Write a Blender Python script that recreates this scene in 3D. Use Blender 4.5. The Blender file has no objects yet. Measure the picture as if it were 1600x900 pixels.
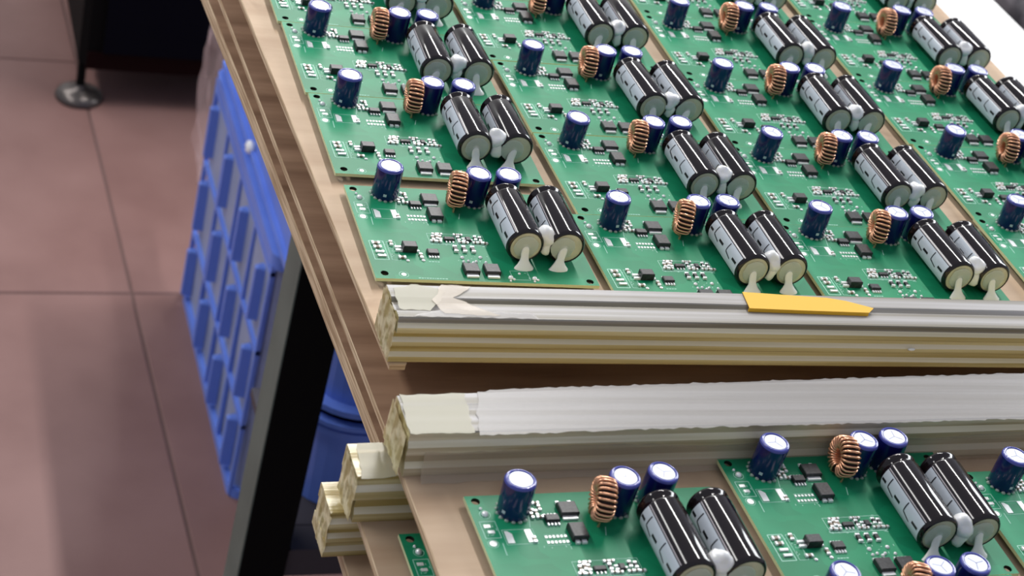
import bpy, bmesh, math, random
from mathutils import Vector, Matrix, noise

# ------------------------------------------------------------------ camera, world, lights, exposure
SC = bpy.context.scene
COL = SC.collection
FZ = 850.0                      # floor lies 850 mm under the board level; the world's z = 0 is the floor
S = 0.001                       # everything below is written in millimetres


def W(x, y, z):
    return Vector((x * S, y * S, (z + FZ) * S))


cam_d = bpy.data.cameras.new('camera')
cam = bpy.data.objects.new('camera', cam_d)
COL.objects.link(cam)
R0, R1, R2 = CAMR = [[0.9332561, -0.2746974, 0.2314614], [0.0239882, -0.5952613, -0.8031742], [0.3584098, 0.7551195, -0.5489416]]
m = Matrix(((R0[0], -R1[0], -R2[0]), (R0[1], -R1[1], -R2[1]), (R0[2], -R1[2], -R2[2]))).to_4x4()
m.translation = W(-219.738, -665.614, 428.308)
cam.matrix_world = m
cam_d.sensor_width = 36
cam_d.lens = 2786.84 / 1600 * 36
cam_d.clip_start = 0.02
cam_d.clip_end = 60
cam_d.dof.use_dof = True
cam_d.dof.focus_distance = 0.80
cam_d.dof.aperture_fstop = 19
SC.camera = cam

wd = bpy.data.worlds.new('world')
SC.world = wd
wd.use_nodes = True
wd.node_tree.nodes['Background'].inputs[0].default_value = (0.80, 0.86, 1.0, 1)
wd.node_tree.nodes['Background'].inputs[1].default_value = 0.33


def area(name, loc, target, sx, sy, power, col=(1, 1, 1), rot=None):
    l = bpy.data.lights.new(name, 'AREA')
    l.shape = 'RECTANGLE'
    l.size, l.size_y, l.energy, l.color = sx, sy, power, col
    o = bpy.data.objects.new(name, l)
    COL.objects.link(o)
    o.location = loc
    if rot is None:
        o.rotation_euler = (Vector(target) - Vector(loc)).to_track_quat('-Z', 'Y').to_euler()
    else:
        o.rotation_euler = rot
    return o


# two long fluorescent tubes overhead, and daylight from the windows ahead
area('fluorescent_tube_light', (0.95, 2.55, 2.75), None, 0.07, 3.4, 84, (1, 0.98, 0.95), (0, math.radians(8), 0))
area('fluorescent_tube_light', (-1.5, 2.2, 2.75), None, 0.30, 4.0, 50, (1, 0.98, 0.95), (0, math.radians(-12), 0))
area('window_light', (4.2, 2.0, 2.7), (0.2, 0, 0.85), 2.2, 1.3, 100, (0.95, 0.98, 1.0))

SC.view_settings.view_transform = 'Standard'
SC.view_settings.look = 'None'
SC.view_settings.exposure = 0.35
SC.view_settings.gamma = 1.0
SC.view_settings.use_curve_mapping = False
rnd = random.Random(11)

# ------------------------------------------------------------------ materials


def mat(name, col, rough=0.5, metal=0.0, coat=0.0, trans=0.0, sss=0.0, spec=0.5, alpha=1.0, ior=1.45):
    mt = bpy.data.materials.new(name)
    mt.use_nodes = True
    b = mt.node_tree.nodes['Principled BSDF']
    b.inputs['Base Color'].default_value = (*col, 1)
    b.inputs['Roughness'].default_value = rough
    b.inputs['Metallic'].default_value = metal
    b.inputs['Coat Weight'].default_value = coat
    b.inputs['Coat Roughness'].default_value = 0.08
    b.inputs['Transmission Weight'].default_value = trans
    b.inputs['Subsurface Weight'].default_value = sss
    b.inputs['Subsurface Radius'].default_value = (0.004, 0.004, 0.003)
    b.inputs['Specular IOR Level'].default_value = spec
    b.inputs['Alpha'].default_value = alpha
    b.inputs['IOR'].default_value = ior
    return mt


def noisy(mt, c1, c2, scale=(30, 30, 30), detail=4, lo=0.35, hi=0.65, bump=0.0, bscale=200, obj=True, bdist=0.001):
    nt = mt.node_tree
    b = nt.nodes['Principled BSDF']
    tc = nt.nodes.new('ShaderNodeTexCoord')
    mp = nt.nodes.new('ShaderNodeMapping')
    mp.inputs['Scale'].default_value = scale
    nt.links.new(tc.outputs['Object'], mp.inputs['Vector'])
    n = nt.nodes.new('ShaderNodeTexNoise')
    n.inputs['Scale'].default_value = 1
    n.inputs['Detail'].default_value = detail
    nt.links.new(mp.outputs[0], n.inputs['Vector'])
    r = nt.nodes.new('ShaderNodeValToRGB')
    r.color_ramp.elements[0].position = lo
    r.color_ramp.elements[1].position = hi
    r.color_ramp.elements[0].color = (*c1, 1)
    r.color_ramp.elements[1].color = (*c2, 1)
    nt.links.new(n.outputs['Fac'], r.inputs['Fac'])
    nt.links.new(r.outputs['Color'], b.inputs['Base Color'])
    if bump:
        n2 = nt.nodes.new('ShaderNodeTexNoise')
        n2.inputs['Scale'].default_value = bscale
        n2.inputs['Detail'].default_value = 3
        nt.links.new(tc.outputs['Object'], n2.inputs['Vector'])
        bp = nt.nodes.new('ShaderNodeBump')
        bp.inputs['Strength'].default_value = bump
        bp.inputs['Distance'].default_value = bdist
        nt.links.new(n2.outputs['Fac'], bp.inputs['Height'])
        nt.links.new(bp.outputs[0], b.inputs['Normal'])
    return mt, r


def make_ply():
    mt, r = noisy(mat('plywood', (0.5, 0.35, 0.22), 0.6, spec=0.35), (0.44, 0.30, 0.195), (0.57, 0.42, 0.29),
                  scale=(9, 55, 30), detail=8, lo=0.3, hi=0.7, bump=0.25, bscale=90, bdist=0.0006)
    nt = mt.node_tree
    b = nt.nodes['Principled BSDF']
    # scattered darker stains
    tc = nt.nodes.new('ShaderNodeTexCoord')
    n = nt.nodes.new('ShaderNodeTexNoise')
    n.inputs['Scale'].default_value = 14
    n.inputs['Detail'].default_value = 6
    n.inputs['Distortion'].default_value = 1.2
    nt.links.new(tc.outputs['Object'], n.inputs['Vector'])
    rr = nt.nodes.new('ShaderNodeValToRGB')
    rr.color_ramp.elements[0].position = 0.55
    rr.color_ramp.elements[1].position = 0.78
    rr.color_ramp.elements[0].color = (1, 1, 1, 1)
    rr.color_ramp.elements[1].color = (0.62, 0.55, 0.5, 1)
    nt.links.new(n.outputs['Fac'], rr.inputs['Fac'])
    mx = nt.nodes.new('ShaderNodeMixRGB')
    mx.blend_type = 'MULTIPLY'
    mx.inputs['Fac'].default_value = 1
    nt.links.new(r.outputs['Color'], mx.inputs[1])
    nt.links.new(rr.outputs['Color'], mx.inputs[2])
    nt.links.new(mx.outputs[0], b.inputs['Base Color'])
    return mt


def make_dark_ply():  # same plywood with the stack's shade put into a browner colour
    return noisy(mat('shaded_plywood', (0.3, 0.2, 0.13), 0.65, spec=0.3), (0.19, 0.105, 0.062), (0.40, 0.25, 0.16),
                 scale=(10, 70, 30), detail=9, lo=0.28, hi=0.7, bump=0.3, bscale=110, bdist=0.0007)[0]


def make_board_green():
    mt, r = noisy(mat('board_green', (0.02, 0.2, 0.1), 0.5, coat=0.10, spec=0.3), (0.005, 0.225, 0.092), (0.012, 0.305, 0.140),
                  scale=(22, 22, 22), detail=2, lo=0.35, hi=0.65)
    nt = mt.node_tree
    b = nt.nodes['Principled BSDF']
    b.inputs['Coat Roughness'].default_value = 0.3
    # copper pours under the lacquer: blocky cells a shade lighter
    tc = nt.nodes.new('ShaderNodeTexCoord')
    v = nt.nodes.new('ShaderNodeTexVoronoi')
    v.distance = 'CHEBYCHEV'
    v.inputs['Scale'].default_value = 75
    nt.links.new(tc.outputs['Object'], v.inputs['Vector'])
    mx = nt.nodes.new('ShaderNodeMixRGB')
    mx.blend_type = 'MULTIPLY'
    mx.inputs['Fac'].default_value = 0.22
    sh = nt.nodes.new('ShaderNodeSeparateColor')
    nt.links.new(v.outputs['Color'], sh.inputs[0])
    nt.links.new(r.outputs['Color'], mx.inputs[1])
    nt.links.new(sh.outputs[0], mx.inputs[2])
    nt.links.new(mx.outputs[0], b.inputs['Base Color'])
    return mt


M = {}
M['ply'] = make_ply()
M['shaded_ply'] = make_dark_ply()
M['ply_edge'] = noisy(mat('plywood_edge', (0.6, 0.45, 0.28), 0.7), (0.42, 0.28, 0.16), (0.72, 0.55, 0.36),
                      scale=(25, 25, 900), detail=2, lo=0.4, hi=0.6)[0]
M['green'] = make_board_green()
M['fr4'] = mat('laminate_edge', (0.66, 0.72, 0.42), 0.5)
M['bore'] = mat('dark_bore', (0.006, 0.012, 0.008), 0.6)
M['solder'] = mat('solder', (0.93, 0.94, 0.94), 0.25, metal=0.25, coat=0.6)
M['pad'] = mat('tinned_pad', (0.88, 0.90, 0.88), 0.35, metal=0.2)
M['silk'] = mat('silkscreen_ink', (0.38, 0.66, 0.54), 0.6)
M['chip'] = noisy(mat('chip_black', (0.02, 0.02, 0.022), 0.42), (0.012, 0.012, 0.014), (0.03, 0.03, 0.033), scale=(900,) * 3, detail=1)[0]
M['smd'] = mat('ceramic_chip', (0.25, 0.20, 0.15), 0.5)
M['sleeve'] = mat('black_sleeve', (0.010, 0.006, 0.007), 0.09, coat=0.0, spec=0.6)
M['stripe'] = mat('pale_stripe', (0.55, 0.60, 0.66), 0.22, coat=0.2)
M['stripe_line'] = mat('thin_grey_line', (0.42, 0.38, 0.40), 0.3, coat=0.4)
M['ink'] = mat('black_ink', (0.012, 0.012, 0.015), 0.3)
M['blue'] = mat('blue_sleeve', (0.007, 0.009, 0.095), 0.16, coat=0.2)
M['blue_rim'] = mat('blue_sleeve_rim', (0.05, 0.06, 0.32), 0.2, coat=0.6)
M['alu'] = mat('aluminium', (0.62, 0.64, 0.74), 0.4, metal=0.4)
M['score'] = mat('vent_score', (0.30, 0.31, 0.40), 0.5, metal=0.4)
M['disc'] = noisy(mat('end_disc', (0.5, 0.5, 0.4), 0.45, coat=0.05), (0.50, 0.49, 0.34), (0.64, 0.61, 0.45), scale=(120,) * 3, detail=2)[0]
M['glue'] = mat('hot_glue', (0.93, 0.94, 0.86), 0.28, trans=0.0, sss=0.5, coat=0.3)
M['white_glue'] = mat('white_glue', (0.97, 0.97, 0.96), 0.28, sss=0.6, coat=0.4)
M['film'] = mat('glue_film', (0.72, 0.78, 0.70), 0.25, trans=0.0, alpha=0.45, coat=0.5)
M['copper'] = mat('copper_wire', (0.86, 0.44, 0.26), 0.25, metal=0.7, coat=0.6)
M['core'] = mat('ferrite_core', (0.014, 0.004, 0.003), 0.7)


def make_clear(name, c1, c2, tr, rough=0.22, spec=0.5):
    # drawn plastic: long streaks along the tube
    mt, r = noisy(mat(name, c1, rough, trans=tr, coat=0.0), c1, c2, scale=(2.5, 190, 200), detail=3, lo=0.40, hi=0.60)
    nt = mt.node_tree
    tc = nt.nodes.new('ShaderNodeTexCoord')
    mp = nt.nodes.new('ShaderNodeMapping')
    mp.inputs['Scale'].default_value = (8, 420, 420)
    n2 = nt.nodes.new('ShaderNodeTexNoise')
    n2.inputs['Scale'].default_value = 1
    bp = nt.nodes.new('ShaderNodeBump')
    bp.inputs['Strength'].default_value = 0.35
    bp.inputs['Distance'].default_value = 0.0006
    nt.links.new(tc.outputs['Object'], mp.inputs['Vector'])
    nt.links.new(mp.outputs[0], n2.inputs['Vector'])
    nt.links.new(n2.outputs['Fac'], bp.inputs['Height'])
    nt.links.new(bp.outputs[0], nt.nodes['Principled BSDF'].inputs['Normal'])
    return mt


M['tube'] = make_clear('yellowed_clear_plastic', (0.46, 0.34, 0.11), (0.84, 0.72, 0.40), 0.10, 0.26)
M['tube_tan'] = make_clear('tan_clear_plastic', (0.50, 0.40, 0.24), (0.80, 0.70, 0.50), 0.15, 0.26)
M['tube_ridge'] = make_clear('lit_plastic_step', (0.72, 0.63, 0.42), (0.90, 0.82, 0.64), 0.05, 0.2)  # paler copy of the tube plastic, caught light painted in
M['tube_top'] = make_clear('clear_plastic', (0.20, 0.175, 0.13), (0.42, 0.40, 0.395), 0.05, 0.40)
M['tube_end'] = make_clear('cut_plastic_end', (0.50, 0.41, 0.17), (0.90, 0.82, 0.52), 0.2, 0.3)
M['tape'] = mat('clear_tape', (0.46, 0.435, 0.42), 0.3, alpha=0.36, coat=0.0)
M['tape_yellow'] = mat('yellowed_tape', (0.52, 0.49, 0.36), 0.35, alpha=0.45, coat=0.0)
M['loose_tape'] = mat('loose_tape', (0.60, 0.50, 0.38), 0.3, alpha=0.38, coat=0.4)
M['label'] = mat('yellow_paper', (0.80, 0.44, 0.025), 0.6)
M['tile'] = noisy(mat('floor_tile', (0.3, 0.19, 0.17), 0.5, coat=0.0), (0.205, 0.108, 0.096), (0.26, 0.145, 0.130), scale=(6, 6, 6), detail=6, bump=0.05, bscale=40)[0]
M['grout'] = mat('grout', (0.13, 0.075, 0.068), 0.8)
M['crate'] = noisy(mat('blue_crate', (0.05, 0.14, 0.62), 0.4), (0.125, 0.225, 0.72), (0.155, 0.27, 0.80), scale=(12,) * 3)[0]
M['crate_panel'] = noisy(mat('blue_grey_crate_panel', (0.22, 0.30, 0.55), 0.5), (0.25, 0.30, 0.46), (0.32, 0.37, 0.55), scale=(20,) * 3)[0]
M['leg'] = noisy(mat('grey_green_lit_face', (0.2, 0.26, 0.22), 0.5), (0.085, 0.115, 0.10), (0.12, 0.155, 0.135), scale=(14,) * 3)[0]
M['rail'] = mat('dark_rail', (0.045, 0.04, 0.05), 0.5)
M['black'] = mat('black_paint', (0.003, 0.003, 0.0032), 0.7, spec=0.12)
M['machine_blue'] = mat('dark_blue_panel', (0.002, 0.002, 0.006), 0.8, spec=0.1)
M['machine_red'] = mat('dark_red_skirt', (0.010, 0.002, 0.002), 0.8, spec=0.1)
M['foot'] = mat('levelling_foot_metal', (0.10, 0.085, 0.08), 0.3, metal=0.6)
M['white'] = mat('white_board', (0.93, 0.93, 0.93), 0.4)
M['grey_machine'] = noisy(mat('grey_machine', (0.2, 0.18, 0.2), 0.5), (0.05, 0.045, 0.055), (0.26, 0.23, 0.25), scale=(30,) * 3)[0]
M['bag'] = mat('clear_bag', (0.70, 0.52, 0.52), 0.25, alpha=0.40, coat=0.3)
M['wall'] = mat('wall_paint', (0.6, 0.62, 0.62), 0.8)
M['bench'] = mat('bench_mat', (0.10, 0.16, 0.13), 0.5)

# ------------------------------------------------------------------ mesh builder


class MB:
    def __init__(self):
        self.v, self.f, self.mi, self.sm, self.mats = [], [], [], [], []

    def m(self, key):
        if key not in self.mats:
            self.mats.append(key)
        return self.mats.index(key)

    def add(self, verts, faces, key, smooth=False):
        o = len(self.v)
        self.v += [tuple(p) for p in verts]
        k = self.m(key)
        for q in faces:
            self.f.append(tuple(i + o for i in q))
            self.mi.append(k)
            self.sm.append(smooth)

    def prism(self, poly, z0, z1, key, side=None, top=0.0):
        """poly counter-clockwise; top = chamfer inset of the upper ring"""
        n = len(poly)
        cx = sum(p[0] for p in poly) / n
        cy = sum(p[1] for p in poly) / n
        vs = [(x, y, z0) for x, y in poly]
        if top:
            vs += [(x, y, z1 - top) for x, y in poly]
            for x, y in poly:
                d = math.hypot(x - cx, y - cy) or 1
                k = (d - top * 1.4) / d
                vs.append((cx + (x - cx) * k, cy + (y - cy) * k, z1))
            rings = 3
        else:
            vs += [(x, y, z1) for x, y in poly]
            rings = 2
        fs = []
        for r in range(rings - 1):
            for i in range(n):
                j = (i + 1) % n
                fs.append((r * n + i, r * n + j, (r + 1) * n + j, (r + 1) * n + i))
        self.add(vs, fs, side or key)
        self.add(vs[-n:], [tuple(range(n))], key)
        self.add(vs[:n], [tuple(reversed(range(n)))], side or key)

    def box(self, x0, x1, y0, y1, z0, z1, key, top=0.0, side=None):
        self.prism([(x0, y0), (x1, y0), (x1, y1), (x0, y1)], z0, z1, key, side, top)

    def rings(self, rings, key, cap0=True, cap1=True, smooth=True, closed=True):
        n = len(rings[0])
        vs = [p for r in rings for p in r]
        fs = []
        for r in range(len(rings) - 1):
            for i in range(n if closed else n - 1):
                j = (i + 1) % n
                fs.append((r * n + i, r * n + j, (r + 1) * n + j, (r + 1) * n + i))
        self.add(vs, fs, key, smooth)
        if cap0:
            self.add(rings[0], [tuple(reversed(range(n)))], key)
        if cap1:
            self.add(rings[-1], [tuple(range(n))], key)

    def lathe(self, cx, cy, prof, key, n=24, cap0=True, cap1=True, smooth=True):
        """vertical axis, prof = [(r, z)...] going up"""
        self.rings([[(cx + r * math.cos(2 * math.pi * i / n), cy + r * math.sin(2 * math.pi * i / n), z) for i in range(n)] for r, z in prof],
                   key, cap0, cap1, smooth)

    def blob(self, c, r, key, seed=0, amp=0.15, nu=12, nv=8, freq=0.35):
        rr = []
        for j in range(nv + 1):
            th = math.pi * (j + 0.001) / (nv + 0.002) - math.pi / 2
            ring = []
            for i in range(nu):
                ph = 2 * math.pi * i / nu
                dx, dy, dz = math.cos(th) * math.cos(ph), math.cos(th) * math.sin(ph), math.sin(th)
                k = 1 + amp * noise.noise(Vector((dx * r[0], dy * r[1], dz * r[2])) * freq + Vector((seed * 7.1, seed * 3.3, 0)))
                ring.append((c[0] + dx * r[0] * k, c[1] + dy * r[1] * k, c[2] + dz * r[2] * k))
            rr.append(ring)
        self.rings(rr, key)

    def build(self, name, parent=None, label=None, kind=None, loc=None):
        me = bpy.data.meshes.new(name)
        me.from_pydata([(x * S, y * S, z * S) for x, y, z in self.v], [], self.f)
        for k in self.mats:
            me.materials.append(M[k])
        me.polygons.foreach_set('material_index', self.mi)
        me.polygons.foreach_set('use_smooth', self.sm)
        me.update()
        return link(name, me, parent, label, kind, loc)


def link(name, me, parent=None, label=None, kind=None, loc=None):
    o = bpy.data.objects.new(name, me)
    COL.objects.link(o)
    if parent:
        o.parent = parent
    if label:
        o['label'] = label
    if kind:
        o['kind'] = kind
    if loc is not None:
        o.location = loc
    return o


def tag(o, label, cat, group=None):
    o['label'] = label
    o['category'] = cat
    if group:
        o['group'] = group
    return o


def empty(name, loc=(0, 0, 0), rz=0.0):
    o = bpy.data.objects.new(name, None)
    o.empty_display_size = 0.02
    COL.objects.link(o)
    o.location = loc
    o.rotation_euler = (0, 0, rz)
    return o


# ------------------------------------------------------------------ the room
STR = 'structure'
yawf = math.radians(1.6)
fl = MB()
fl.box(-2200, 3400, -1600, 4300, -30, -1.5, 'grout')
floor = fl.build('floor', kind=STR, loc=(0, 0, 0))
floor['kind'] = STR
tm = None
P = 550.0
for i in range(-4, 6):
    for j in range(-4, 6):
        if tm is None:
            t = MB()
            t.box(-P / 2 + 1.6, P / 2 - 1.6, -P / 2 + 1.6, P / 2 - 1.6, -6, 0, 'tile', top=1.2)
            o = t.build('tile', floor)
            tm = o.data
        else:
            o = link('tile', tm, floor)
        cx, cy = (i + 0.5) * P, (j + 0.5) * P
        o.location = ((120 + cx * math.cos(yawf) - cy * math.sin(yawf)) * S, (1062 + cx * math.sin(yawf) + cy * math.cos(yawf)) * S, 0)
        o.rotation_euler = (0, 0, yawf + rnd.choice((0, 1, 2, 3)) * math.pi / 2)
w = MB()
w.box(-2200, 3400, 4300, 4400, 0, 3000, 'wall')
w.build('wall_back', kind=STR)

# ------------------------------------------------------------------ bench: top, square legs, lower shelf
bench = tag(empty('workbench', (0, 0, 0)), 'dark metal workbench carrying both stacks of trays, with a square leg and lower shelf', 'workbench')
Z = lambda z: z + FZ
b = MB(); b.box(66, 1500, -560, 520, Z(-92), Z(-63.2), 'bench', top=2); b.build('bench_top', bench)
lm = None
for lx, ly in ((82, 300), (82, -540), (1440, 300), (1440, -540)):
    q = MB()
    pl = [(lx, ly), (lx + 36, ly), (lx + 36, ly + 36), (lx, ly + 36)]
    # side light is put into the colour: left face grey-green, the others black
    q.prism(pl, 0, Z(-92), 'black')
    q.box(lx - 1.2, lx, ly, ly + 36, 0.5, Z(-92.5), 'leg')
    q.build('leg', bench)
q = MB(); q.box(118.5, 1440, 303, 330, Z(-560), Z(-532), 'rail', top=1.5); q.build('lower_rail', bench)
q = MB(); q.box(122, 1438, 331, 500, Z(-540), Z(-532), 'rail'); q.build('lower_shelf', bench)

# ------------------------------------------------------------------ machine at the back left
mc = tag(empty('machine_cabinet', (0.24, 1.75, 0)), 'black machine cabinet standing on a levelling foot at the back left', 'machine')
q = MB()
q.prism([(-150, -245), (-140, -255), (600, -235), (600, 400), (-146, 400)], 62, 900, 'black', 'black')
q.build('cabinet_body', mc)
q = MB(); q.box(-120, 480, -262, -250, 85, 500, 'machine_blue', top=2); q.build('front_panel', mc)
q = MB(); q.box(-140, 560, -258, -236, 58, 84, 'machine_red', top=2); q.build('skirt', mc)
for fx, fy in ((-142, -236), (500, -200), (-142, 330), (500, 330)):
    q = MB()
    q.lathe(fx, fy, [(32, 0), (33, 3), (31, 8), (22, 14), (9, 18), (7, 22)], 'foot', 28)
    q.lathe(fx, fy, [(6, 20), (6, 64)], 'black', 14)
    q.build('levelling_foot', mc)

# ------------------------------------------------------------------ blue crates


def rrect(x0, x1, y0, y1, r, k=6):
    pts = []
    for cx, cy, a0 in ((x1 - r, y0 + r, -90), (x1 - r, y1 - r, 0), (x0 + r, y1 - r, 90), (x0 + r, y0 + r, 180)):
        for i in range(k + 1):
            a = math.radians(a0 + 90 * i / k)
            pts.append((cx + r * math.cos(a), cy + r * math.sin(a)))
    return pts


def shell(mb, poly0, poly1, z0, z1, th, key):
    """open-topped tapering box wall with thickness"""
    def inset(poly, t):
        n = len(poly)
        cx = sum(p[0] for p in poly) / n
        cy = sum(p[1] for p in poly) / n
        return [(x + (t if x < cx else -t), y + (t if y < cy else -t)) for x, y in poly]
    o0 = [(x, y, z0) for x, y in poly0]
    o1 = [(x, y, z1) for x, y in poly1]
    i1 = [(x, y, z1) for x, y in inset(poly1, th)]
    i0 = [(x, y, z0 + th) for x, y in inset(poly0, th)]
    mb.rings([o0, o1, i1, i0], key, cap0=True, cap1=True, smooth=False)


# ribbed crate standing on the floor
cr = tag(empty('storage_crate', (0.182, 0.706, 0)), 'blue plastic crate with short upright ribs standing on the floor', 'crate', None)
q = MB(); shell(q, rrect(3, 400, 0, 352, 12), rrect(0, 403, -2, 356, 12), 0, 306, 4, 'crate_panel'); q.build('crate_body', cr)
q = MB()
q.prism(rrect(-4, 408, -6, 358, 14), 297, 313, 'crate')
q.build('rim', cr)
q = MB()
q.prism(rrect(-3, 406, -5, 357, 14), 0, 11, 'crate')
q.build('base_band', cr)
rm = None
for c in range(4):
    for r in range(3):
        y0 = 28 + c * 100 - (4 if r == 1 else 0)
        z0 = 18 + r * 97
        if rm is None:
            t = MB()
            t.prism([(-9, 3), (2, 0), (2, 13), (-9, 10)], 0, 64, 'crate', top=2)
            rm = t.build('rib', cr)
            o = rm
        else:
            o = link('rib', rm.data, cr)
        o.location = (0, y0 * S, z0 * S)
q = MB()
for r in range(1, 4):
    q.box(-3, 2, 0, 354, r * 97 - 4, r * 97 + 1, 'crate')
for c in range(5):
    q.box(-2.5, 2, c * 88, c * 88 + 5, 2, 300, 'crate')
q.build('lattice', cr)

up = tag(empty('storage_crate', (0.184, 0.615, 0.315)), 'smooth sided blue crate stacked on the ribbed crate on the floor', 'crate', None)
q = MB(); shell(q, rrect(4, 398, 2, 446, 14), rrect(1, 404, -4, 452, 14), 0, 210, 4, 'crate'); q.build('crate_body', up)
q = MB(); q.prism(rrect(-3, 410, -8, 458, 16), 198, 214, 'crate'); q.build('rim', up)
q = MB(); q.box(-1, 5, 2, 446, 96, 101, 'crate'); q.build('ridge', up)
q = MB(); q.box(-1, 5, 2, 446, 2, 9, 'crate'); q.build('base_ridge', up)
q = MB(); q.blob((0, 268, 8), (5, 9, 7), 'white', 3, 0.3); q.build('seam_glint', up, 'white glint at the seam, shaped as a small lump')  # bright glint at the crate seam, modelled as a white lump

# crates on the lower shelf, right of the leg
for k, (z, lab) in enumerate(((Z(-531.5), 'blue crate with fluted sides standing on the lower shelf behind the leg'),
                              (Z(-436), 'blue crate with rounded corners stacked on the fluted crate behind the leg'))):
    c2 = tag(empty('shelf_crate', (0.126, 0.342, z * S)), lab, 'crate')
    H = 94 if k == 0 else 128
    q = MB()
    shell(q, rrect(6, 330, 5, 126, 42, 8), rrect(0, 336, 0, 130, 46, 8), 0, H, 3.5, 'crate')
    q.build('crate_body', c2)
    q = MB()
    for za, zb, e in ((H - 14, H - 8, 5), (H - 4, H, 7)) if k == 0 else ((6, 11, 5),):
        q = MB()
        q.prism(rrect(-e, 336 + e, -e, 130 + e, 50, 8), za, zb, 'crate')
        q.build('rim', c2)
    ribm = None
    for i in range(9):
        fx = 44 + i * 30
        t = MB()
        if k == 0:
            t.prism([(fx, 3.5), (fx + 4, -4), (fx + 12, -4), (fx + 16, 3.5)], 2, H - 14, 'crate')
        else:
            t.prism([(fx - 8, 3.5), (fx - 6, -3), (fx, -3), (fx + 2, 3.5)], 34, 92, 'crate')
        t.build('rib', c2)

# crumpled clear bag behind the ribbed crate
q = MB()
N1, N2 = 14, 18
vs = []
for j in range(N2):
    for i in range(N1):
        u, v = i / (N1 - 1), j / (N2 - 1)
        p = Vector((u * 3, v * 4, 0))
        vs.append((-16 - 26 * v * (1 - v) + 11 * noise.noise(p * 1.3), u * 120 + 8 * noise.noise(p * 1.1 + Vector((5, 5, 5))), 205 * v + 7 * noise.noise(p + Vector((9, 0, 0)))))
q.add(vs, [(j * N1 + i, j * N1 + i + 1, (j + 1) * N1 + i + 1, (j + 1) * N1 + i) for j in range(N2 - 1) for i in range(N1 - 1)], 'bag', True)
bag = q.build('plastic_bag', loc=(0.212, 1.075, 0.12))
tag(bag, 'crumpled clear plastic bag hanging at the far end of the floor crates', 'bag')

# ------------------------------------------------------------------ trays


def sheet(poly, ztop, th, label, group, key='ply', name='plywood_sheet'):
    q = MB()
    cx, cy = poly[0]
    q.prism([(x - cx, y - cy) for x, y in poly], 0, th, key, 'ply_edge', top=0.35)
    return tag(q.build(name, loc=W(cx, cy, ztop - th)), label, 'plywood sheet', group)


TP = 'plywood tray bottoms'
sheet([(-6.3, -125.2), (0.5, -125.2), (1.5, -120.0), (462, -120), (462, 372), (-24, 380)], -4, 3.2, 'topmost plywood sheet of the far stack, carrying four columns of circuit boards', TP)
sheet([(-5.2, -154), (462, -150), (462, 372), (-21.5, 360)], -29.5, 3.2, 'shade-brown plywood sheet directly under the top sheet of the far stack', TP, 'shaded_ply')
sheet([(2, -128), (462, -128), (462, 372), (-21, 440), (-8.2, 150)], -55, 8.2, 'lowest plywood sheet of the far stack, its left edge sticking out', TP, 'shaded_ply')
sheet([(-6, -560), (470, -560), (470, -160.5), (-16.4, -160.5)], -7, 3.2, 'topmost plywood sheet of the near stack, in front of the dark gap', TP)
sheet([(-22, -560), (455, -560), (455, -157.5), (-27.2, -157.5)], -32.5, 3.2, 'middle plywood sheet of the near stack, a board corner showing on it', TP)
sheet([(-22, -560), (455, -560), (455, -156), (-28, -156)], -58, 5.2, 'lowest plywood sheet of the near stack, furthest left', TP)

SP = 'taped plastic tube spacers along the tray edges'


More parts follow.
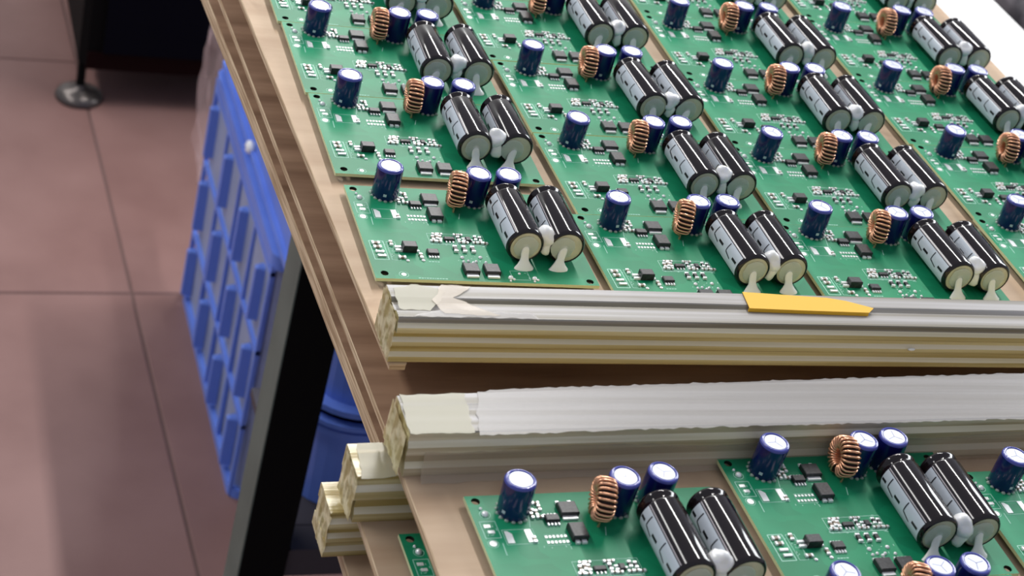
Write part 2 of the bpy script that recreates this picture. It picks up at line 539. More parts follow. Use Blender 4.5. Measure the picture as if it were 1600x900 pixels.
def spacer(name, x0, x1, yb, yf, slope_b, slope_f, zb, H, layers, label, top='tube_top', seed=1, grooves=True, side='tube'):
    """bundle of flat clear tubes lying along x. yb/yf: back and front edge at x0; slopes in mm per mm"""
    r = random.Random(seed)
    root = tag(empty(name, W(x0, yf, zb)), label, 'spacer', SP)
    nx = 26
    L = x1 - x0
    for k in range(layers):
        h0, h1 = H * k / layers + (0.15 if k else 0), H * (k + 1) / layers
        q = MB()
        off = r.uniform(-0.5, 0.5)
        tl = k == layers - 1
        rings = []
        e0 = r.uniform(-1.2, 1.6)
        for i in range(nx + 1):
            t = i / nx
            x = (e0 if i == 0 else L * t ** 1.6 + (0.0 if i else 0))
            y0 = (slope_f * x) + off
            y1 = (yb - yf) + slope_b * x + off
            wv = 0.35 * noise.noise(Vector((x * 0.02, k * 3.1, seed)))
            d = h1 - h0
            pr = [(y0 + 0.1, h0), (y0 - 0.3 + wv, h0 + d * 0.12), (y0 - 0.2 + wv, h0 + d * 0.40), (y0 + 1.3, h0 + d * 0.62), (y0 + 1.4, h1 - 0.5), (y0 + 1.8, h1 - 0.05)]
            if tl and grooves:
                w_ = y1 - y0
                pr += [(y0 + w_ * 0.24, h1 + 0.1), (y0 + w_ * 0.32, h1 - 1.3), (y0 + w_ * 0.56, h1 - 1.5), (y0 + w_ * 0.64, h1 + wv)]
            elif tl:
                w_ = y1 - y0
                pr += [(y0 + w_ * 0.3, h1 + wv * 0.6), (y0 + w_ * 0.6, h1 - 0.25), (y0 + w_ * 0.72, h1 + 0.1)]
            pr += [(y1 - 0.6, h1 - 0.05), (y1, h1 - 0.7), (y1, h0)]
            rings.append([(x, p[0], p[1]) for p in reversed(pr)])
        n = len(rings[0])
        vs = [p for rg in rings for p in rg]
        fs_top, fs_rest = [], []
        for a in range(nx):
            for i in range(n):
                j = (i + 1) % n
                f = (a * n + i, a * n + j, (a + 1) * n + j, (a + 1) * n + i)
                zz = sum(vs[w][2] for w in f) / 4
                (fs_top if (tl and zz > h1 - 1.9) else fs_rest).append(f)
        o = len(q.v)
        # front step between the flanges: light on its upward slope painted in paler
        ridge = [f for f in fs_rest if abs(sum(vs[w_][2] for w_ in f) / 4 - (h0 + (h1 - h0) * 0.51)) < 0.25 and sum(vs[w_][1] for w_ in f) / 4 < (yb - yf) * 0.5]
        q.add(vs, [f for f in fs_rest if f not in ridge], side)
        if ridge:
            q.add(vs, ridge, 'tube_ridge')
        if fs_top:
            q.add(vs, fs_top, top)
        q.add(rings[0], [tuple(reversed(range(n)))], 'tube_end')
        q.add(rings[-1], [tuple(range(n))], 'tube_end')
        q.build('plastic_tube', root)
    return root


def curl(root, depth, H, seed, amp=1.6):
    """crumpled wrap over the cut end of a bundle"""
    q = MB()
    ny, nz = 22, 16
    vs = []
    for j in range(nz + 1):
        for i in range(ny + 1):
            y, z = 0.2 + (depth - 0.4) * i / ny, 0.2 + (H - 0.4) * j / nz
            e = math.sin(math.pi * i / ny) * 0.4 + 0.6
            x = -0.5 - amp * e * (0.6 + noise.noise(Vector((y * 0.42, z * 0.10, seed * 4.7))) + 0.4 * noise.noise(Vector((y * 1.1, z * 0.25, seed))))
            vs.append((x, y + 0.5 * noise.noise(Vector((z * 0.3, y * 0.2, seed + 9))), z))
    q.add(vs, [(j * (ny + 1) + i, (j + 1) * (ny + 1) + i, (j + 1) * (ny + 1) + i + 1, j * (ny + 1) + i + 1) for j in range(nz) for i in range(ny)], 'tube_end', True)
    return q.build('tape_curl', root)


def film(root, pts, z, key, name='tape', th=0.25, seed=0, label=None, bumpy=0.25):
    """a small sheet with a ragged outline (points in root space, counter-clockwise)"""
    r = random.Random(seed)
    out = []
    n = len(pts)
    for i in range(n):
        a, b = Vector(pts[i]), Vector(pts[(i + 1) % n])
        st = max(1, int((b - a).length / 2.5))
        for k in range(st):
            p = a.lerp(b, k / st)
            out.append((p.x + r.uniform(-0.5, 0.5), p.y + r.uniform(-0.5, 0.5)))
    q = MB()
    q.prism(out, z, z + th, key)
    return q.build(name, root, label)


sp1 = spacer('plastic_spacer', -6.5, 455, -100.0, -123.8, 0.0, 0.0, -4, 22.0, 3, 'bundle of yellowed clear plastic tubes along the front edge of the far tray', seed=4)
film(sp1, [(1, 6), (14, 5.5), (20, 12), (24, 19), (13, 23.5), (2, 20)], 22.05, 'tape_yellow', seed=2)
film(sp1, [(20, 3), (44, 2.2), (26, 14), (30, 16), (36, 22.5), (23, 23), (17, 12)], 22.35, 'loose_tape', seed=5)
film(sp1, [(6, 1.2), (60, 0.9), (58, 5), (20, 6), (12, 4)], 22.3, 'tape', seed=9)
curl(sp1, 22.6, 21.4, 1, 0.9)
q = MB()
q.blob((243, -1.4, 11.0), (2.0, 0.8, 0.8), 'white', 2, 0.4, 8, 6)
q.build('white_fleck', sp1, 'small white burr on the front of the tubes')
q = MB()
q.prism([(163.6, 23.3), (162.2, 11.4), (188, 10.6), (222, 10.0), (226, 13.5), (214, 18.5), (205, 20.5)], 22.3, 22.6, 'label')
q.prism([(162.2, 11.4), (222, 10.0), (222, 10.6), (162.2, 12.0)], 20.6, 22.5, 'label')
tag(q.build('paper_label', loc=W(-6.5, -123.8, -4)), 'blank yellow paper slip lying on the clear far spacer', 'label')

sp2 = spacer('plastic_spacer', -17.5, 448, -165.5, -189.2, 0.055, 0.030, -7, 20.5, 2, 'thick clear plastic spacer at the far edge of the near tray, milky on top', seed=8, grooves=False, side='tube_tan')
film(sp2, [(28, -0.6), (120, 3.2), (448, 13), (448, 47), (120, 30.5), (42, 26.5), (34, 24.6), (30, 12)], 20.6, 'tape', seed=3, name='tape')
film(sp2, [(0.5, 0.2), (26, 0.8), (28, 24), (2, 23)], 20.55, 'tape_yellow', seed=6)
q = MB()   # torn tape flap lying forward on the plywood
vs, fs = [], []
NX = 60
for i in range(NX + 1):
    x = 8 + (448 - 8) * (i / NX) ** 1.4
    y0 = 0.030 * x
    rg = 1.0 * noise.noise(Vector((x * 0.12, 1, 1)))
    vs += [(x, y0 - 0.5, 13.5 + rg), (x, y0 - 1.2, 8.5), (x, y0 - 1.4, 4), (x, y0 - 2.6, 1.2), (x, y0 - 5.2 + rg * 1.5 + 0.012 * x, 0.25)]
for i in range(NX):
    for j in range(4):
        a = i * 5 + j
        fs.append((a, a + 5, a + 6, a + 1))
q.add(vs, fs, 'loose_tape', True)
q.build('torn_tape', sp2)
curl(sp2, 22.6, 19.8, 2, 0.9)

sp3 = spacer('plastic_spacer', -31, 440, -166, -187, 0.03, 0.03, -32.5, 22, 2, 'yellowish plastic spacer end poking out on the middle sheet of the near stack', seed=12, grooves=False, top='tube')
film(sp3, [(0.5, 0.3), (9, 0.3), (24, 5), (30, 22), (3, 20.5)], 22.05, 'tape_yellow', seed=16)
curl(sp3, 20.0, 21.4, 3, 1.0)
sp4 = spacer('plastic_spacer', -35, 430, -160, -180, 0.03, 0.03, -58, 22, 3, 'lowest yellowish plastic spacer end poking out at the left of the near stack', seed=15, grooves=False, top='tube')
curl(sp4, 19.0, 21.4, 4, 1.0)
# spacers that carry the upper far sheets, set back under them
spacer('plastic_spacer', 12, 440, -60, -80, 0, 0, -29.5, 22.2, 2, 'clear plastic spacer hidden under the far top sheet, carrying it', seed=21, grooves=False)
spacer('plastic_spacer', 14, 440, -60, -80, 0, 0, -55, 22.2, 2, 'clear plastic spacer hidden under the second sheet of the far stack', seed=22, grooves=False)

# ------------------------------------------------------------------ white board and grey machine beyond the far tray
q = MB(); q.box(0, 92, 0, 640, 0, 34, 'white', top=1)
tag(q.build('white_panel', loc=W(466, -100, -63.2)), 'bright white panel lying right of the far tray', 'panel')
gm = tag(empty('grey_machine', W(566, 60, -63.2)), 'blurred dark grey machine past the white panel in the top right corner', 'machine')
q = MB(); q.box(0, 300, 0, 520, 0, 60, 'grey_machine', top=4); q.build('machine_body', gm)
q = MB(); q.box(8, 60, 150, 420, 60, 78, 'black', top=3); q.build('dark_plate', gm)

# ------------------------------------------------------------------ the circuit board
BW, BD, BT = 104.0, 72.3, 1.6


def build_panel():
    bm = bmesh.new()
    es = []

    def loop(pts):
        vs = [bm.verts.new((x * S, y * S, 0)) for x, y in pts]
        for i in range(len(vs)):
            es.append(bm.edges.new((vs[i], vs[(i + 1) % len(vs)])))
    loop([(0, -BD), (BW, -BD), (BW, 0), (0, 0)])
    for hx, hy in HOLES:
        loop([(hx + 1.75 * math.cos(a * math.pi / 8), hy + 1.75 * math.sin(a * math.pi / 8)) for a in range(16)])
    bmesh.ops.triangle_fill(bm, use_beauty=True, use_dissolve=False, edges=es, normal=(0, 0, 1))
    bmesh.ops.recalc_face_normals(bm, faces=bm.faces)
    top = list(bm.faces)
    if top[0].normal.z < 0:
        bmesh.ops.reverse_faces(bm, faces=top)
    ret = bmesh.ops.extrude_face_region(bm, geom=top)
    nv = [g for g in ret['geom'] if isinstance(g, bmesh.types.BMVert)]
    for v in nv:
        v.co.z -= BT * S
    bmesh.ops.recalc_face_normals(bm, faces=bm.faces)
    me = bpy.data.meshes.new('board_panel')
    for f in bm.faces:
        c = f.calc_center_median() / S
        edge = c.x < 0.1 or c.x > BW - 0.1 or c.y > -0.1 or c.y < -BD + 0.1
        f.material_index = 0 if abs(f.normal.z) > 0.5 else (1 if edge else 2)
    bm.to_mesh(me)
    bm.free()
    me.materials.append(M['green'])
    me.materials.append(M['fr4'])
    me.materials.append(M['bore'])
    return me


HOLES = [(3.8, -3.0), (4.7, -68.4), (100.2, -69.4), (99.6, -3.4)]


def blue_cap():
    """standing small electrolytic, radius 6.2; origin on the board"""
    q = MB()
    q.lathe(0, 0, [(5.9, 0.2), (6.2, 0.8), (6.2, 15.0)], 'blue', 28, cap1=False)
    q.lathe(0, 0, [(6.2, 15.0), (6.0, 15.8), (5.5, 16.2), (4.85, 16.1), (4.7, 15.7)], 'blue_rim', 28, cap0=False, cap1=False)
    a = q.build('capacitor')
    t = MB()
    t.lathe(0, 0, [(4.72, 15.6), (4.5, 15.95), (4.2, 16.0)], 'alu', 24, cap0=False)
    for k in range(3):
        an = 0.5 + k * 2 * math.pi / 3
        c, s = math.cos(an), math.sin(an)
        t.prism([(0.22 * s, -0.22 * c), (3.6 * c + 0.22 * s, 3.6 * s - 0.22 * c), (3.6 * c - 0.22 * s, 3.6 * s + 0.22 * c), (-0.22 * s, 0.22 * c)], 16.0, 16.04, 'score')
    bt = t.build('top_disc')
    g = MB()
    for k in range(9):
        an = 2.2 + k * 0.42
        g.blob((6.2 * math.cos(an), 6.2 * math.sin(an), 0.25), (1.0, 1.0, 0.7), 'film', k, 0.4, 7, 4)
    g.add([(-1.6, -6.4, 15), (-1.4, -6.4, 15), (-1.4, -6.4, 15.1)], [(0, 1, 2)], 'film')
    bg = g.build('glue_skirt')
    p = MB()
    a0, a1 = math.radians(232), math.radians(246)
    p.rings([[(6.24 * math.cos(a), 6.24 * math.sin(a), z) for a in (a0, (a0 + a1) / 2, a1)] for z in (2.6, 4.0)], 'stripe', False, False, closed=False)
    bp_ = p.build('printed_dot')
    return [a, bt, bg, bp_]


RC = 8.8
CZ = 9.1


def ang(th, r, v):
    """point on the lying capacitor: th degrees from up towards -u"""
    a = math.radians(th)
    return (-r * math.sin(a), v, CZ + r * math.cos(a))


def power_cap():
    """lying big electrolytic; axis along v, front face at v=-40, rear at 0; origin under its rear end"""
    q = MB()
    prof = [(6.8, -0.0), (8.0, -0.5), (8.6, -1.5), (8.6, -2.4), (7.7, -3.5), (7.7, -4.1), (8.55, -5.2), (RC, -6.2), (RC, -37.9), (8.7, -38.5), (8.3, -39.3), (7.7, -39.8), (7.3, -39.8), (7.2, -39.4)]
    n = 40
    q.rings([[ang(360 * i / n, r, v) for i in range(n)] for r, v in prof], 'sleeve', True, False)
    body = q.build('power_capacitor')
    d = MB()
    n = 28
    d.rings([[ang(360 * i / n, r, v) for i in range(n)] for r, v in ((7.4, -39.3), (7.2, -39.6), (6.8, -39.65))], 'disc', False, True)
    disc = d.build('end_disc')

    def patch(mb, t0, t1, v0, v1, key, r=RC + 0.05, steps=8):
        mb.rings([[ang(t0 + (t1 - t0) * i / steps, r, v) for i in range(steps + 1)] for v in (v0, v1)], key, False, False, True, False)
    s = MB()
    patch(s, 52, 118, -6.2, -38.0, 'stripe', steps=16)
    patch(s, 46.5, 49.5, -6.2, -37.9, 'stripe_line', steps=2)
    st = s.build('stripe')
    k = MB()
    for v in (-6.6, -17.2, -32.2):
        patch(k, 77, 85, v, v - 4.4 if v < -10 else v - 3, 'ink', RC + 0.14, 3)
    for v in (-11.6, -25.4):
        # chevron outline: cross bar and two slanted legs
        for (t0, v0), (t1, v1) in (((56, v), (84, v)), ((84, v), (92, v - 5.0))):
            steps = 5
            dt, dv = (0, 0.3) if t0 < 60 else (2.2, 0)
            k.rings([[ang(t0 + (t1 - t0) * i / steps + w_ * dt, RC + 0.14, v0 + (v1 - v0) * i / steps + w_ * dv) for i in range(steps + 1)] for w_ in (1, -1)], 'ink', False, False, False, False)
    mk = k.build('polarity_marks')
    return [body, disc, st, mk]


def glue_foot(seed, sgn=0.0):
    """hot-glue fan from the end disc down to the board; origin = axis foot point at the front face"""
    q = MB()
    rr = []
    secs = [(-0.3, 10.4, 0.5, 0.25), (0.0, 9.6, 1.5, 0.5), (0.4, 7.6, 1.9, 0.7), (0.8, 6.0, 2.0, 0.9), (1.5, 4.4, 1.9, 1.1), (2.2, 3.2, 2.3, 1.3), (3.0, 1.9, 3.3, 1.6), (3.7, 0.7, 4.4, 1.9), (3.9, 0.02, 4.7, 2.0)]
    for k, (dv, z, hw, ht) in enumerate(secs):
        ring = []
        for i in range(14):
            a = 2 * math.pi * i / 14
            kx = 1 + 0.14 * noise.noise(Vector((math.cos(a) * 2, z * 0.5, seed * 5.7)))
            ring.append((sgn * (1 - z / 10) * 2.5 + hw * math.cos(a) * kx, -40.0 - dv - ht * math.sin(a) * (1 if math.sin(a) > 0 else 0.6), z))
        rr.append(ring)
    q.rings(rr, 'glue')
    n = 16
    # thin smear over the disc
    q.rings([[(x * 1.0 + sgn, -40.02 - t, CZ + z) for x, z in [(r * math.cos(2 * math.pi * i / n) * (1 + 0.25 * noise.noise(Vector((i * 0.9, seed, 0)))), r * math.sin(2 * math.pi * i / n)) for i in range(n)]] for r, t in ((5.8, 0.0), (5.2, 0.25), (2.0, 0.45))], 'film')
    return q.build('glue_foot')


def glue_lump(seed):
    q = MB()
    q.blob((0, 0, 12.6), (4.6, 4.3, 4.9), 'white_glue', seed, 0.45, 14, 10, 0.22)
    q.blob((0.5, -1.6, 7.6), (3.0, 2.6, 4.2), 'glue', seed + 4, 0.4, 12, 8, 0.25)
    return q.build('glue_lump')


RO, TH, TR = 8.8, 4.1, 3.0      # outer radius, half thickness along the axis, half radial depth


def inductor():
    """ring wound with copper wire; ring plane = v-z, axis along u; origin on board under its centre"""
    rc = RO - TR
    cz = RO + 0.35
    c = MB()
    n, mm = 28, 8
    rings = []
    for i in range(n + 1):
        a = 2 * math.pi * i / n
        ring = []
        for j in range(mm):
            b_ = 2 * math.pi * (j + 0.5) / mm
            rr_ = rc + (TR - 0.95) * 1.02 * math.cos(b_)
            ring.append(((TH - 0.85) * 1.02 * math.sin(b_), rr_ * math.cos(a), cz + rr_ * math.sin(a)))
        rings.append(ring)
    c.rings(rings, 'core', False, False)
    core = c.build('ferrite_core')
    q = MB()
    turns, seg, sides, wr = 22, 14, 5, 0.55
    path = []
    gap0, gap1 = math.radians(-104), math.radians(232)      # small gap at the bottom for the leads
    for i in range(turns * seg + 1):
        t = i / (turns * seg)
        a = gap0 + (gap1 - gap0) * t
        b_ = 2 * math.pi * (i / seg)
        ex = 0.62
        cb, sb = math.cos(b_), math.sin(b_)
        cr_ = (abs(cb) ** ex) * (1 if cb > 0 else -1)
        sr_ = (abs(sb) ** ex) * (1 if sb > 0 else -1)
        rr_ = rc + (TR - 0.5) * cr_
        path.append(Vector(((TH - 0.5) * sr_, rr_ * math.cos(a), cz + rr_ * math.sin(a))))
    path = [Vector((path[0].x, path[0].y, 0.0))] + path + [Vector((path[-1].x, path[-1].y, 0.0))]
    rings = []
    for i, p in enumerate(path):
        tg = (path[min(i + 1, len(path) - 1)] - path[max(i - 1, 0)]).normalized()
        rad = Vector((0, p.y, p.z - cz))
        ctr = Vector((0, 0, cz)) + rad.normalized() * rc if rad.length > 0.1 else Vector((0, 0, cz))
        nrm = (p - ctr)
        nrm = (nrm - tg * nrm.dot(tg))
        nrm = nrm.normalized() if nrm.length > 1e-4 else tg.orthogonal().normalized()
        bn = tg.cross(nrm)
        rings.append([tuple(p + (nrm * math.cos(2 * math.pi * j / sides) + bn * math.sin(2 * math.pi * j / sides)) * wr) for j in range(sides)])
    q.rings(rings, 'copper')
    wire = q.build('inductor')
    return [wire, core]


def smdchip(x0, x1, y0, y1, h, pins, name='chip'):
    """black package with its pins; pins = list of (x0,x1,y0,y1,z1)"""
    q = MB()
    q.box(x0, x1, y0, y1, 0.2, h, 'chip', top=0.3)
    body = q.build(name)
    p = MB()
    for a in pins:
        p.box(a[0], a[1], a[2], a[3], 0, a[4], 'solder', top=0.15)
    pin = p.build('pins')
    return [body, pin]


def row(x0, x1, n, wdt):
    st = (x1 - x0) / (n - 1) if n > 1 else 0
    return [(x0 + i * st - wdt / 2, x0 + i * st + wdt / 2) for i in range(n)]


CHIPS = []   # (name, body/pins objects)
CHIPS.append(smdchip(34.6, 42.0, -13.6, -7.2, 2.5, [(35.2, 41.4, -15.2, -13.4, 1.0), (35.0, 36.4, -7.4, -5.2, 0.9), (40.0, 41.4, -7.4, -5.2, 0.9)], 'power_transistor'))
CHIPS.append(smdchip(27.8, 33.4, -16.2, -12.9, 1.8, [(a, b_, -17.9, -16.2, 0.7) for a, b_ in row(28.5, 32.7, 4, 0.75)] + [(a, b_, -12.9, -11.6, 0.7) for a, b_ in row(28.5, 32.7, 4, 0.75)], 'chip'))
CHIPS.append(smdchip(34.9, 41.2, -26.6, -19.0, 3.0, [(35.9, 37.6, -28.0, -26.5, 1.1), (38.4, 40.4, -28.0, -26.5, 1.1), (36.0, 40.0, -19.2, -17.6, 0.8)], 'power_transistor'))
CHIPS.append(smdchip(16.3, 22.7, -52.6, -48.2, 3.6, [(13.2, 16.4, -49.9, -48.7, 1.1), (13.2, 16.4, -52.2, -51.0, 1.1), (22.6, 24.2, -52.0, -51.0, 0.8)], 'optocoupler'))
CHIPS.append(smdchip(27.5, 32.6, -54.4, -50.8, 1.8, [(a, b_, -56.2, -54.4, 0.7) for a, b_ in row(28.1, 32.0, 4, 0.75)] + [(a, b_, -50.8, -49.6, 0.7) for a, b_ in row(28.1, 32.0, 4, 0.75)], 'chip'))
CHIPS.append(smdchip(38.0, 43.0, -42.3, -40.2, 1.3, [(a, b_, -43.7, -42.3, 0.5) for a, b_ in row(38.9, 42.1, 3, 0.7)], 'chip'))
CHIPS.append(smdchip(48.2, 50.6, -42.6, -39.6, 1.4, [(46.6, 48.2, -40.7, -39.8, 0.8), (46.6, 48.2, -42.4, -41.6, 0.8), (50.5, 51.8, -41.6, -40.8, 0.7)], 'small_transistor'))
for x in (41.2, 50.9):
    CHIPS.append(smdchip(x, x + 6.9, -68.0, -61.6, 2.5, [(x + 0.7, x + 6.2, -69.9, -67.9, 1.0)] + [(a, b_, -61.6, -60.0, 0.8) for a, b_ in row(x + 1.0, x + 5.9, 4, 0.8)], 'power_transistor'))
    q_ = None


def small_parts():
    """tiny ceramic chips, solder balls, bare pads (too small to pick apart) and the silkscreen"""
    r = random.Random(3)
    q = MB()

    def chipr(x, y, hor=False, l=2.2, w_=1.2, h=0.9, key='smd'):
        a, b_ = (l / 2, w_ / 2) if hor else (w_ / 2, l / 2)
        q.box(x - a, x + a, y - b_, y + b_, 0, h, key, top=0.12)
        for sgn in (-1, 1):
            if hor:
                q.box(x + sgn * a - 0.5, x + sgn * a + 0.5, y - b_ - 0.12, y + b_ + 0.12, 0, h + 0.06, 'solder', top=0.12)
            else:
                q.box(x - a - 0.12, x + a + 0.12, y + sgn * b_ - 0.5, y + sgn * b_ + 0.5, 0, h + 0.06, 'solder', top=0.12)

    def ball(x, y, rr, h=0.8):
        q.blob((x, y, 0.1), (rr, rr, h), 'solder', int(x * 3 + y), 0.1, 9, 5)
    # cluster right of the front capacitor
    for x, y in ((26.8, -5.6), (27.6, -8.2), (23.6, -9.4), (25.6, -10.8), (23.4, -12.2), (26.4, -13.0)):
        chipr(x, y, r.random() < 0.5, 2.0, 1.1)
    ball(5.3, -10.2, 1.5, 1.3)
    ball(4.4, -7.2, 0.7)
    # long group in the middle
    for x in (33.0, 35.0, 36.4, 45.0, 53.2, 55.4):
        chipr(x, -40.2 + r.uniform(-0.5, 0.5), False, 2.4, 1.3, key='smd' if x < 40 else 'chip')
    for x in (32.6, 35.2, 45.6, 47.8, 52.4, 54.6, 57.0):
        chipr(x, -43.3 + r.uniform(-0.2, 0.3), True, 1.8, 0.9)
    for x in (34.4, 36.8, 44.4, 46.4):
        chipr(x, -37.6, True, 1.6, 0.9)
    for x in (41.6, 45.7, 49.8):
        chipr(x, -48.8, False, 3.4, 1.7, 1.1, 'chip')
    for x, y in ((43.3, -54.8), (52.0, -54.2), (43.2, -58.0), (45.6, -57.4), (49.2, -57.6), (53.6, -58.0), (47.6, -58.6)):
        ball(x, y, 1.05 if y > -56 else 0.8)
    for x, y in ((5.2, -46.4), (5.4, -49.4)):
        chipr(x, y, True, 2.6, 1.6, 0.9, 'smd')
    for x, y in ((5.8, -52.8), (6.2, -55.8)):
        chipr(x, y, True, 2.8, 1.2, 0.7, 'pad')
    chipr(12.2, -46.2, False, 2.4, 1.4)
    chipr(15.2, -56.6, True, 2.4, 1.4)
    chipr(24.2, -55.0, False, 2.4, 1.4)
    ball(24.6, -58.0, 1.0, 0.5)
    ball(17.4, -58.6, 0.9, 0.5)
    for x in (62.3, 73.6):
        ball(x, -69.0, 1.3, 1.2)
        ball(x + 1.4, -69.9, 0.7, 0.7)
        ball(x - 0.5, -71.1, 0.6, 0.5)
    ball(67.4, -65.4, 0.7, 0.5)
    # bare pads
    for p in ([(9.7, -25.7), (12.4, -25.7), (12.6, -21.0), (11.0, -19.4), (9.9, -19.4)], [(17.9, -19.0), (20.4, -19.0), (20.8, -25.6), (18.0, -25.6)]):
        p = p if sum((p[i][0] * p[(i + 1) % len(p)][1] - p[(i + 1) % len(p)][0] * p[i][1]) for i in range(len(p))) > 0 else p[::-1]
        q.prism(p, 0, 0.22, 'pad', top=0.06)
    chipr(20.4, -24.6, False, 2.0, 1.3, 0.8, 'smd')
    for x, y in ((4.2, -16.4), (5.0, -19.4)):
        q.box(x - 1.3, x + 1.3, y - 0.8, y + 0.8, 0, 0.18, 'pad', top=0.05)
    q.lathe(3.9, -25.4, [(1.5, 0), (1.45, 0.16)], 'pad', 18)
    for k in range(6):
        x = 25.4 + k * 1.55
        q.box(x - 0.5, x + 0.5, -24.0, -22.8, 0, 0.25, 'pad', top=0.05)
        q.box(x - 0.5, x + 0.5, -26.9, -25.6, 0, 0.25, 'pad', top=0.05)
    q.lathe(13.2, -69.0, [(1.1, 0), (1.05, 0.12)], 'pad', 14)
    q.lathe(99.0, -38.0, [(0.7, 0), (0.65, 0.12)], 'pad', 12)
    small = q.build('small_components', kind='stuff')
    s = MB()

    def ln(x0, y0, x1, y1, w_=0.28):
        d = Vector((x1 - x0, y1 - y0))
        nn = Vector((-d.y, d.x)).normalized() * w_ / 2
        s.prism([(x0 - nn.x, y0 - nn.y), (x1 - nn.x, y1 - nn.y), (x1 + nn.x, y1 + nn.y), (x0 + nn.x, y0 + nn.y)], 0, 0.05, 'silk')

    def rect(x0, x1, y0, y1, w_=0.28):
        ln(x0, y0, x1, y0, w_); ln(x1, y0, x1, y1, w_); ln(x1, y1, x0, y1, w_); ln(x0, y1, x0, y0, w_)
    rect(1.9, 8.0, -22.6, -13.9)
    rect(9.2, 21.4, -26.3, -18.7, 0.2)
    rect(2.6, 9.0, -58.4, -44.2, 0.34)
    rect(30.6, 57.2, -44.6, -43.9, 0.2)
    rect(31.0, 44.0, -45.0, -36.6, 0.22)
    rect(45.2, 57.4, -44.8, -36.4, 0.22)
    rect(63.4, 71.6, -70.0, -63.4, 0.22)
    rect(25.0, 34.0, -27.6, -22.2, 0.18)
    rect(10.4, 14.4, -58.4, -44.6, 0.2)
    ln(7.6, -25.4, 7.3, -31.6, 0.34)
    ln(22.8, -10.0, 20.8, -18.0, 0.24)
    ln(51.0, -19.5, 49.6, -24.0, 0.3)
    for x0, x1, y in ((19.4, 32.6, -71.2), (27, 32, -58.6), (36, 42, -16.8)):
        x = x0
        while x < x1:
            e = r.uniform(0.5, 1.2)
            ln(x, y, x + e, y, 0.5)
            x += e + 0.35
    for cx, cy in ((3.9, -25.4), (13.2, -69.0), (5.3, -10.2)):
        for k in range(14):
            a, b_ = 2 * math.pi * k / 14, 2 * math.pi * (k + 1) / 14
            ln(cx + 2.1 * math.cos(a), cy + 2.1 * math.sin(a), cx + 2.1 * math.cos(b_), cy + 2.1 * math.sin(b_), 0.2)
    # reference marks next to the parts: short ticks only
    for k in range(70):
        zone = r.choice(((9.5, 14, -57, -45), (22, 28, -12, -6), (32, 57, -39, -36), (31, 57, -46, -44.6), (39, 53, -52, -46.6), (41, 56, -60, -53), (62, 72, -69, -64), (3, 9, -57, -45), (23, 34, -31, -28), (2.5, 7.5, -22, -14.5)))
        x, y = r.uniform(zone[0], zone[1]), r.uniform(zone[2], zone[3])
        if r.random() < 0.5:
            ln(x, y, x + r.uniform(0.5, 1.3), y, 0.28)
        else:
            ln(x, y, x, y + r.uniform(0.5, 1.2), 0.28)
    silk = s.build('silkscreen', kind='stuff')
    u = MB()
    for x in (17 - 2.5, 17 + 2.5, 57, 61.5, 49, 67, 72, 88, 93, 97, 7, 45, 30, 12, 80):
        for y in (-8, -36, -66):
            u.lathe(x, y, [(0.25, -4.0), (0.5, -3.0), (1.0, -1.6)], 'solder', 6)
    leads = u.build('lead_ends', kind='stuff')
    return [small, silk, leads]


SMALL = small_parts()
PANEL = build_panel()
BC = blue_cap()
PC = power_cap()
IND = inductor()
FEET = [glue_foot(k, sg) for k, sg in enumerate((0, 0.3, -0.9, -1.2, 0.2))]
LUMPS = [glue_lump(k) for k in range(4)]
PROTOS = SMALL + BC + PC + IND + FEET + LUMPS + [o for c in CHIPS for o in c]


def inst(o, parent, loc=(0, 0, 0), rz=0.0, rx=0.0, ry=0.0, label=None):
    c = o.copy()
    COL.objects.link(c)
    c.parent = parent
    c.location = (loc[0] * S, loc[1] * S, loc[2] * S)
    c.rotation_euler = (rx, ry, rz)
    if label:
        c['label'] = label
    return c


def board(x, y, z, yaw, label, seed, c1=(0, 0), tt=(0, 0), tyaw=-14, cc=(0, 0), group='green circuit boards with copper ring inductors'):
    r = random.Random(seed)
    root = tag(empty('circuit_board', W(x, y, z), yaw), label, 'circuit board', group)
    link('board_panel', PANEL, root)
    for o in SMALL:
        inst(o, root)
    for (u, v), lab in (((16.9 + c1[0], -8.2 + c1[1]), None), ((59.1 + r.uniform(-.5, .5), -8.6 + r.uniform(-.5, .4)), None), ((75.0 + r.uniform(-.6, .6), -7.6 + r.uniform(-.4, .4)), None)):
        tl = math.radians(r.uniform(-2.2, 2.2)), math.radians(r.uniform(-2.2, 2.2))
        b0 = inst(BC[0], root, (u, v, 0), r.uniform(-0.5, 0.5), tl[0], tl[1])
        inst(BC[1], b0, rz=r.uniform(0, 2))
        inst(BC[2], b0, rz=0)
        inst(BC[3], b0, rz=r.uniform(-0.3, 0.3))
    for k, u in enumerate((69.5, 90.3)):
        du, dv = cc[0] + r.uniform(-0.25, 0.25), cc[1] + r.uniform(-0.5, 0.5)
        b0 = inst(PC[0], root, (u + du, -17.4 + dv, 0), math.radians(r.uniform(-1.2, 1.2)))
        inst(PC[1], b0)
        roll = r.uniform(-8, 8)
        for o in PC[2:]:
            c = inst(o, b0)
            # roll the print about the can's own axis
            c.matrix_local = Matrix.Translation((0, 0, CZ * S)) @ Matrix.Rotation(math.radians(roll), 4, 'Y') @ Matrix.Translation((0, 0, -CZ * S))
        inst(FEET[(seed + k * 2) % 5], b0, (-1.0 * k, 0, 0))
    inst(LUMPS[seed % 4], root, (80.0 + cc[0], -53.5 + cc[1] + r.uniform(-1.5, 1), r.uniform(-0.6, 0.6)), r.uniform(-0.4, 0.4))
    t0 = inst(IND[0], root, (49.4 + tt[0], -12.6 + tt[1], 0), math.radians(tyaw))
    inst(IND[1], t0)
    for bo, pi in CHIPS:
        b0 = inst(bo, root)
        inst(pi, b0)
    return root


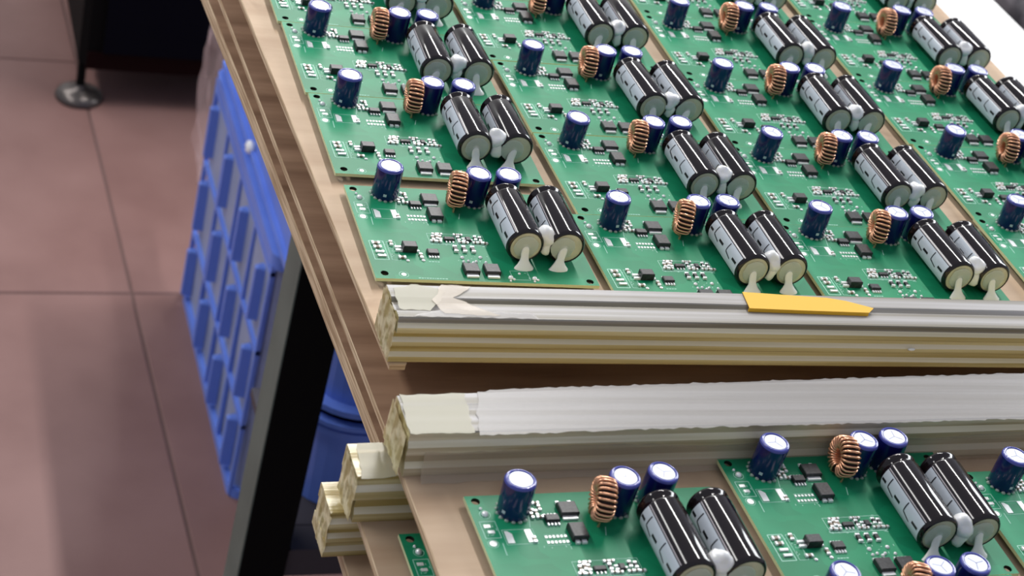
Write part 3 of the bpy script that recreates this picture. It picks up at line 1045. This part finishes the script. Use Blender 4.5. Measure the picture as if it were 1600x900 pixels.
YA, YB, YC, YD, YN = -0.0133, 0.0139, -0.0019, 0.005, 0.0275
colname = dict(A='leftmost column', B='second column from left', C='third column from left', D='rightmost column')
rowname = {1: 'front row', 2: 'second row from front', 3: 'third row from front', 4: 'fourth row from front', 5: 'row cut off at top'}
LIST = [
    ('A1', 0.0, 0.6, YA, (1.0, 1.6), (0, -0.6), -13, (0.6, 0.2)), ('A2', -0.9, 82.6, YA, (0.4, 1.6), (0.3, 0.4), -8, (1.2, 0.4)),
    ('A3', -1.1, 155.5, YA, (-0.7, 0), (-0.4, 1.5), -6, (1.2, 0)), ('A4', -2.0, 228.3, YA, (0, 0), (0, 0), -10, (0.5, 0)),
    ('B1', 107.9, -15.8, YB, (0.7, 0), (1.7, -0.8), -18, (0.2, 1.0)), ('B2', 110.6, 56.9, YB, (0.6, 0), (1.0, -1.2), -12, (1.4, -0.3)),
    ('B3', 109.4, 130.1, YB, (0, -0.8), (0.2, 1.0), -8, (1.4, 0.3)), ('B4', 105.4, 203.3, YB, (0, 0), (-3.4, -2), -10, (2.4, 3.4)),
    ('B5', 103, 276.2, YB, (0, 0), (0, 0), -10, (1, 1)),
    ('C1', 217.6, -16.8, YC, (-0.4, 1.0), (-0.7, 0), -17, (3.2, 2.8)), ('C2', 220.5, 55.6, YC, (-0.6, -1.2), (0.1, 0), -12, (2.2, 0.6)),
    ('C3', 221.7, 128.0, YC, (-0.8, -2.0), (0.3, -0.4), -8, (1.8, 2.8)), ('C4', 223.0, 200.4, YC, (-0.6, -2.4), (-0.3, 0), -6, (2.2, 1.0)),
    ('C5', 223.4, 272.9, YC, (0, 0), (0, 0), -6, (2, 1)),
    ('D1', 341.1, -3.2, YD, (1.4, 2.6), (0, 0), -12, (1, 1)), ('D2', 341.4, 69.2, YD, (0.4, 0.2), (1.8, -1.2), -10, (1.5, 1)),
    ('D3', 338.9, 141.7, YD, (-1.9, -2.0), (-0.5, 0), -6, (2.0, 2.0)), ('D4', 338.9, 214.2, YD, (-1.8, -2.6), (-1.7, -2), -4, (2.6, 1.2)),
    ('D5', 338.6, 286.7, YD, (0, 0), (0, 0), -4, (2, 1)),
]
for k, (nm, x, y, yw, c1, tt, ty, cc) in enumerate(LIST):
    board(x, y, 0, yw, 'green circuit board on the far tray, %s, %s' % (colname[nm[0]], rowname[int(nm[1])]), k, c1, tt, ty, cc)
board(3.5, -205.1, -3, YN, 'leftmost green circuit board on top of the near tray, its far left corner bare', 31, (-0.4, -1.2), (0, -1.5), -14, (0.8, 0))
board(117.0, -185.9, -3, YN, 'green circuit board in the middle of the near tray, big capacitors fully in view', 32, (0.2, -0.4), (1.4, 1.5), -6, (1.2, -1.2))
board(226.9, -196.1, -3, YN, 'green circuit board on the near tray cut off by the right edge of the picture', 33, (0, 0), (0, 0), -12)
board(114.8, -258.6, -3, YN, 'green circuit board cut off by the bottom edge, in front of the middle near board', 34, (0.6, 0.6), (0, 2), -16)
board(-15.0, -198.0, -28.5, YN, 'green circuit board corner showing between the middle and top sheets of the near stack', 35, (5, -2), group=None)
for o in PROTOS:
    bpy.data.objects.remove(o)
